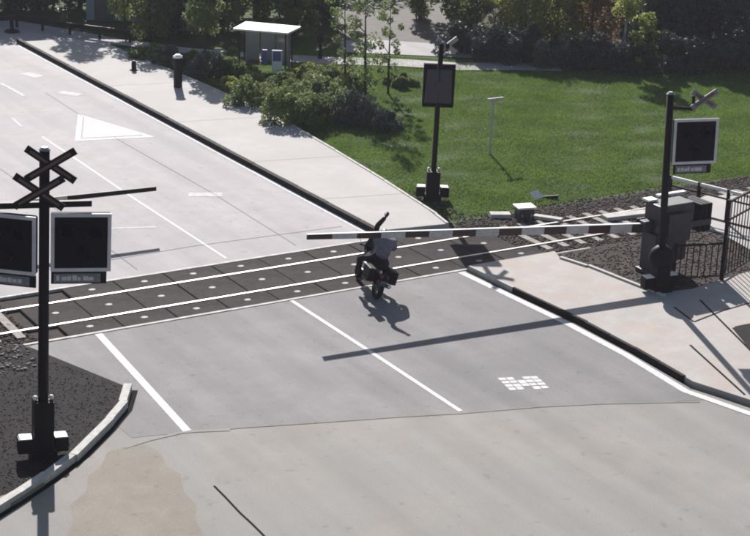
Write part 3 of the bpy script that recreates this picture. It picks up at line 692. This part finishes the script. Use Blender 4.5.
# ================================================================ barriers
def barrier_arm(parent, A, B, cuts, w0, w1, first_dark=True, darkm='red', palem='greywhite'):
    A, B = Vector(A), Vector(B); L = (B-A).length; d = (B-A)/L; dark = first_dark
    core = MB().beam(A, B, w0*.5, w0*.9, w1*.5, w1*.9).obj('barrier_arm', MT['black'], parent)
    for s0, s1 in zip(cuts, cuts[1:]):
        f0, f1 = s0/L, s1/L; W = lambda f: (w1+(w0-w1)*(1-f))
        MB().beam(A+d*s0, A+d*s1, W(f0)*.52+.004, W(f0)+.004, W(f1)*.52+.004, W(f1)+.004).obj('dark_band' if dark else 'pale_band', MT[darkm if dark else palem], core)
        dark = not dark
    return core
tip = at(307,237,1.97); root = at(652,227.5,1.36)
tR = thing('barrier', 'right barrier with a long red and white arm over the motorcycle', 'barrier', (13.35,-3.05,.03), (0,0,0), 'level crossing barriers')
tR.location = (root.x+.25, root.y, .03); orig = Vector(tR.location)
L = (tip-root).length; nb = 15
core = barrier_arm(tR, root-orig, tip-orig, [L*i/nb for i in range(nb+1)], .235, .12, first_dark=False if nb % 2 == 0 else True)
MB().beam(root-orig+Vector((0,0,.129)), tip-orig+Vector((0,0,.071)), .10, .018, .055, .014).obj('lit_top_strip', MT['white'], tR)  # white strip painted as the sunlit top edge of the arm
def machine(t, ang):
    MB().box(-.34,.34,-.30,.30,0,1.15).box(-.42,.42,-.38,.38,0,.12).obj('cabinet', MT['slate'], t, bev=.02)
    MB().box(-.38,.38,-.34,.34,1.152,1.20).obj('cabinet_lid', MT['slate'], t, bev=.01)
    dr = MB().box(-.26,.26,-.325,-.302,.2,1.02).obj('cabinet_door', MT['slate'], t); MB().box(.16,.2,-.345,-.326,.55,.68).obj('handle', MT['galv'], dr)
    MB().tube([(0,-.46,1.42),(0,.46,1.42)], .075, 12).obj('axle', MT['grey'], t)
    MB().box(-.30,.92,-.36,.30,1.205,2.02).obj('axle_housing', MT['slate'], t, bev=.03)
    MB().box(.345,.80,-.30,.25,.35,1.15).obj('motor_housing', MT['slate'], t, bev=.03)
    for s_ in (-.42,.42):
        MB().beam((-.45,s_,1.42),(1.5,s_,1.40),.05,.16).obj('counter_beam', MT['slate'], t)
    for k in range(3): MB().box(1.12+k*.15,1.24+k*.15,-.395,.395,1.12,1.92).obj('counterweight', MT['black'], t, bev=.015)
    MB().box(-.62,-.18,-.12,.12,1.27,1.57).obj('arm_socket', MT['slate'], t, bev=.01)
machine(tR, 0)
MB().box(-.1,.7,-.52,-.47,1.0,1.8).obj('side_guard', MT['slate'], tR, bev=.01)
MB().box(-.35,-.02,.1,.4,2.04,2.09).obj('lamp_cover', MT['white'], tR); MB().box(.3,1.3,.46,.6,2.0,2.06).obj('guard_cap', MT['white'], tR)
# second barrier, left lane
tipL = at(156,188.5,1.2); rootL = Vector((-7.2,6.55,1.3))
tL = thing('barrier', 'left barrier whose dark arm reaches in behind the nearest signal', 'barrier', (-7.4,6.55,.0), (0,0,math.pi), 'level crossing barriers')
R180 = Matrix.Rotation(-math.pi,3,'Z')
LL = (tipL-rootL).length
barrier_arm(tL, R180@(rootL-Vector(tL.location)), R180@(tipL-Vector(tL.location)), [0,LL-6.2,LL-4.1,LL-2.7,LL], .19, .12, first_dark=False, palem='kerb_pale', darkm='black')
machine(tL, 0)

# ================================================================ fences
def fence(pts, H, sp, label, mid=None, z0=.1, top='black', toph=.05, postm='black', bars=True, name='railing'):
    t = thing(name, label, 'railing', (pts[0][0],pts[0][1],z0)); o0 = Vector((pts[0][0],pts[0][1],0))
    P = [Vector((p[0],p[1],0))-o0 for p in pts]
    for p in P: MB().box(p.x-.04,p.x+.04,p.y-.04,p.y+.04,0,H+.06).obj('post', MT[postm], t)
    bar = MB().tube([(0,0,.12),(0,0,H-.02)], .016, 6).mesh('bar', MT[postm])
    for a, b in zip(P, P[1:]):
        MB().beam(a+Vector((0,0,H)), b+Vector((0,0,H)), .06, toph).obj('top_rail', MT[top], t)
        MB().beam(a+Vector((0,0,.12)), b+Vector((0,0,.12)), .035, .04).obj('bottom_rail', MT[postm], t)
        if mid: MB().beam(a+Vector((0,0,mid)), b+Vector((0,0,mid)), .04, .05).obj('middle_rail', MT[postm], t)
        if bars:
            n = int((b-a).length/sp)
            for k in range(1, n): q = a+(b-a)*k/n; inst(bar, 'bar', t, (q.x,q.y,0))
    return t
fence([xy(672,286),xy(721,283)], 1.05, .17, 'low black railing between the barrier and the tall post')
fence([xy(721,284),xy(757,262),xy(800,238)], 2.25, .19, 'tall black railing at the right edge with vertical bars', mid=1.72)
a, b = at(671,177,1.05), at(760,199,1.05); d = (b-a)
fence([(a.x,a.y),(a.x+d.x*.33,a.y+d.y*.33),(a.x+d.x*.66,a.y+d.y*.66),(b.x,b.y),(b.x+d.x*.5,b.y+d.y*.5)], 1.08, .25, 'railing with a white top rail behind the barrier machine', z0=-.03, top='white', toph=.09, mid=.82, bars=False)  # dark lower rail stands in for the shade under the white rail
# ================================================================ motorcycle and rider
MH = R(-13); MROLL = R(15)
mpos = (at(366,290).x, at(366,290).y, .016)
moto = thing('motorcycle', 'dark motorcycle leaning right under the barrier arm on the crossing', 'motorcycle', mpos, (0,MROLL,MH))
def wheel(yc):
    w = MB().torus((0,yc,.315),.245,.07,'x',28,10,.9).obj('wheel', MT['rubber'], moto, smooth=True)
    MB().torus((0,yc,.315),.19,.018,'x',24,6,1.6).tube([(-.06,yc,.315),(.06,yc,.315)],.045,10).obj('rim', MT['grey'], w)
    for k in range(6):
        a = k*math.pi/3; MB().beam((0,yc,.315),(0,yc+.19*math.cos(a),.315+.19*math.sin(a)),.03,.025).obj('spoke', MT['grey'], w)
    MB().tube([(.05,yc,.315),(.056,yc,.315)],.13,18).obj('brake_disc', MT['galv'], w)
wheel(-.72); wheel(.72)
MB().tube([(-.09,.72,.32),(-.09,.5,.92)],.028,8).tube([(.09,.72,.32),(.09,.5,.92)],.028,8).obj('fork', MT['grey'], moto)
MB().tube([(-.36,.36,1.05),(-.22,.42,1.03),(-.08,.48,.96),(.08,.48,.96),(.22,.42,1.03),(.36,.36,1.05)],.014,6).obj('handlebar', MT['black'], moto)
hb_ = moto.children[-1]
for s_ in (-1,1):
    MB().tube([(s_*.36,.36,1.05),(s_*.25,.405,1.035)],.02,8).obj('grip', MT['rubber'], hb_)
    MB().tube([(s_*.27,.41,1.04),(s_*.40,.44,1.20)],.008,6).ball((s_*.44,.44,1.24),.09,10,6,(1,.25,.7)).obj('mirror', MT['chrome'], hb_, smooth=True)
MB().ball((0,.62,.90),.11,12,8).obj('headlight', MT['clearlens'], moto, smooth=True)
MB().add([(-.16,.58,.95),(.16,.58,.95),(.12,.46,1.25),(-.12,.46,1.25),(-.16,.57,.95),(.16,.57,.95),(.12,.45,1.25),(-.12,.45,1.25)],[(0,1,2,3),(7,6,5,4),(0,4,5,1),(1,5,6,2),(2,6,7,3),(3,7,4,0)]).obj('windscreen', MT['glass'], moto)
MB().ball((0,.16,.84),.20,14,8,(.85,1.45,.75)).obj('fuel_tank', MT['slate'], moto, smooth=True)
MB().box(-.16,.16,-.62,.0,.74,.83).obj('seat', MT['rubber'], moto, bev=.04)
MB().box(-.17,.17,-.18,.28,.26,.66).box(-.24,.24,-.02,.2,.34,.5).obj('engine', MT['grey'], moto, bev=.03)
for k in range(5): MB().box(-.185,.185,.02,.26,.50+k*.035,.512+k*.035).obj('cooling_fin', MT['galv'], moto)
MB().tube([(0,.48,.92),(0,.1,.72),(0,-.3,.70),(0,-.6,.74)],.03,8).tube([(0,.45,.85),(0,.25,.35),(0,-.15,.28),(0,-.22,.65)],.025,8).obj('frame', MT['black'], moto)
MB().tube([(-.10,-.15,.40),(-.10,-.72,.315)],.03,8).tube([(.10,-.15,.40),(.10,-.72,.315)],.03,8).obj('swingarm', MT['grey'], moto)
MB().tube([(.15,.1,.35),(.18,-.2,.28),(.20,-.5,.34),(.21,-.9,.42)],[.025,.035,.05,.055],10).obj('exhaust', MT['chrome'], moto, smooth=True)
for s_ in (-1,1): MB().tube([(s_*.12,-.38,.72),(s_*.12,-.62,.36)],.032,8).obj('shock_absorber', MT['chrome'], moto)
f_ = []
for yc, a0, a1, nm in ((-.72,20,160,'rear_mudguard'),(.72,40,150,'front_mudguard')):
    vs = []; fs = []; n = 12
    for i in range(n+1):
        a = R(a0+(a1-a0)*i/n)
        for x_ in (-.09,.09): vs.append((x_, yc+.345*math.cos(a)*(1), .315+.345*math.sin(a)))
    for i in range(n): fs.append((2*i,2*i+1,2*i+3,2*i+2))
    o = MB().add(vs, fs).obj(nm, MT['slate'], moto); q = o.modifiers.new('s','SOLIDIFY'); q.thickness = .01
tl = MB().box(-.11,.11,-.99,-.93,.62,.70).obj('tail_light', MT['tail'], moto, bev=.01)
MB().box(-.09,.09,-1.02,-1.0,.44,.56).obj('number_plate', MT['plate'], moto)
MB().box(-.05,.05,-1.0,-.85,.56,.72).obj('tail_bracket', MT['black'], moto)
for s_ in (-1,1):
    p_ = MB().box(s_*.30-.10,s_*.30+.10,-.85,-.38,.46,.80).obj('pannier', MT['black'], moto, bev=.03)
    MB().ball((s_*.24,-.92,.68),.04,8,5).obj('indicator', MT['clearlens'], moto, smooth=True)

def skin(name, verts, edges, m, parent, sub=2, root=0):
    me = bpy.data.meshes.new(name); me.from_pydata([v[:3] for v in verts], edges, []); me.materials.append(m)
    o = bpy.data.objects.new(name, me); C.objects.link(o); o.parent = parent
    sk = o.modifiers.new('skin','SKIN')
    if not me.skin_vertices: pass
    for i, v in enumerate(verts):
        s = me.skin_vertices[0].data[i]; s.radius = (v[3], v[4] if len(v) > 4 else v[3]); s.use_root = (i == root)
    sk.use_smooth_shade = True; sb = o.modifiers.new('sub','SUBSURF'); sb.levels = 1; sb.render_levels = sub
    return o
def hand(parent, o, d, up, m, curl=.5, side=1):          # o wrist, d fingers direction, up back of hand
    o, d, up = Vector(o), Vector(d).normalized(), Vector(up); up = (up-d*up.dot(d)).normalized(); s_ = d.cross(up)*side
    mb = MB().beam(o, o+d*.09, .075, .035) if False else MB()
    mb.tube([o, o+d*.03, o+d*.09], [.028,.036,.040], 8)
    for k, l in enumerate((.070,.080,.075,.058)):
        b = o+d*.075+s_*(-.033+.022*k); p1 = b+d*l*.5-up*l*.15*curl; p2 = p1+(d*(1-curl)-up*curl).normalized()*l*.35; p3 = p2+(d*(1-2*curl)-up*curl).normalized()*l*.3
        mb.tube([b,p1,p2,p3], [.011,.0105,.0095,.007], 6)
    b = o+d*.03-s_*.03; mb.tube([b, b-s_*.03+d*.03-up*.01, b-s_*.035+d*.065-up*.02], [.013,.012,.008], 6)
    return mb.obj('glove', m, parent, smooth=True)
rider = thing('person', 'motorcyclist seen from behind in grey jacket and dark trousers, one arm raised', 'person', mpos, (0,MROLL,MH))
# body: pelvis root, legs, torso, neck, head, arms in one surface
Bv = [(0.02,-.28,.92,.17,.14),(.06,-.18,1.08,.16,.13),(.12,-.02,1.24,.20,.14),(.15,.12,1.36,.16,.11),(.17,.21,1.39,.065,.065),(.19,.29,1.40,.09,.10),(.20,.36,1.42,.075,.09),
      (-.15,-.18,.88,.105,.105),(-.37,.16,.74,.078,.078),(-.30,-.04,.36,.052,.056),(-.30,.10,.30,.04,.035),
      (.19,-.18,.88,.105,.105),(.41,.14,.74,.078,.078),(.31,-.06,.36,.052,.056),(.31,.08,.30,.04,.035),
      (-.10,.08,1.40,.07,.07),(-.17,.06,1.68,.052,.052),(-.02,.04,1.97,.038,.038),
      (.39,.12,1.34,.068,.068),(.54,.22,1.14,.052,.052),(.42,.36,1.09,.036,.036)]
Be = [(0,1),(1,2),(2,3),(3,4),(4,5),(5,6),(0,7),(7,8),(8,9),(9,10),(0,11),(11,12),(12,13),(13,14),(3,15),(15,16),(16,17),(3,18),(18,19),(19,20)]
skin('body', Bv, Be, MT['trouser'], rider)
Jv = [(0.02,-.27,.92,.215,.18),(.06,-.18,1.08,.215,.18),(.12,-.02,1.24,.27,.20),(.15,.12,1.36,.23,.16),(.165,.185,1.40,.09,.09),
      (.39,.12,1.34,.115,.115),(.54,.22,1.14,.082,.082),(.435,.345,1.10,.055,.055),(-.10,.08,1.39,.11,.11),(-.15,.07,1.55,.095,.095)]
skin('jacket', Jv, [(0,1),(1,2),(2,3),(3,4),(3,5),(5,6),(6,7),(3,8),(8,9)], MT['jacket'], rider)
skin('sleeve', [(-.148,.07,1.53,.082,.082),(-.175,.06,1.68,.074,.074),(-.10,.05,1.82,.064,.064),(-.03,.04,1.95,.052,.052)], [(0,1),(1,2),(2,3)], MT['sleeve'], rider)
hand(rider, (-.03,.04,1.945), (.35,0,1), (0,-1,0), MT['glovedark'], .35, 1)
hand(rider, (.42,.36,1.09), (-.15,.75,-.25), (0,.2,1), MT['glove'], .8, 1)
moto.scale = (1.04,1.04,1.04); rider.scale = (1.04,1.04,1.04)
hm = MB().ball((.20,.34,1.42),.15,18,12,(.92,1.08,1.05)).obj('helmet', MT['helmet'], rider, smooth=True)
MB().ball((.205,.385,1.405),.14,16,10,(.84,1.03,.5)).obj('visor', MT['visor'], hm, smooth=True)
for s_ in (-1,1):
    mb = MB().ball((s_*.305,.05,.285),.055,10,6,(.9,2.4,.85)).tube([(s_*.305,-.04,.30),(s_*.31,-.03,.48)],[.062,.07],10)
    mb.obj('boot', MT['rubber'], rider, smooth=True)
    MB().tube([(s_*.15,-.0,.25),(s_*.36,.0,.25)],.014,6).obj('footrest', MT['grey'], moto)

# ================================================================ thin haze volume added to lift the dark tones
hz = MB().box(-70,110,-62,140,-1.2,17.0).obj('veil_haze', MT['black']); hz['kind'] = 'stuff'
HM = bpy.data.materials.new('thin_veil_haze'); HM.use_nodes = True; hn = HM.node_tree.nodes; hn.remove(hn['Principled BSDF'])
pv = hn.new('ShaderNodeVolumePrincipled'); pv.inputs['Density'].default_value = .0003; pv.inputs['Color'].default_value = (.9,.88,1,1); pv.inputs['Anisotropy'].default_value = .1
HM.node_tree.links.new(pv.outputs[0], hn['Material Output'].inputs['Volume'])
hz.data.materials.clear(); hz.data.materials.append(HM)
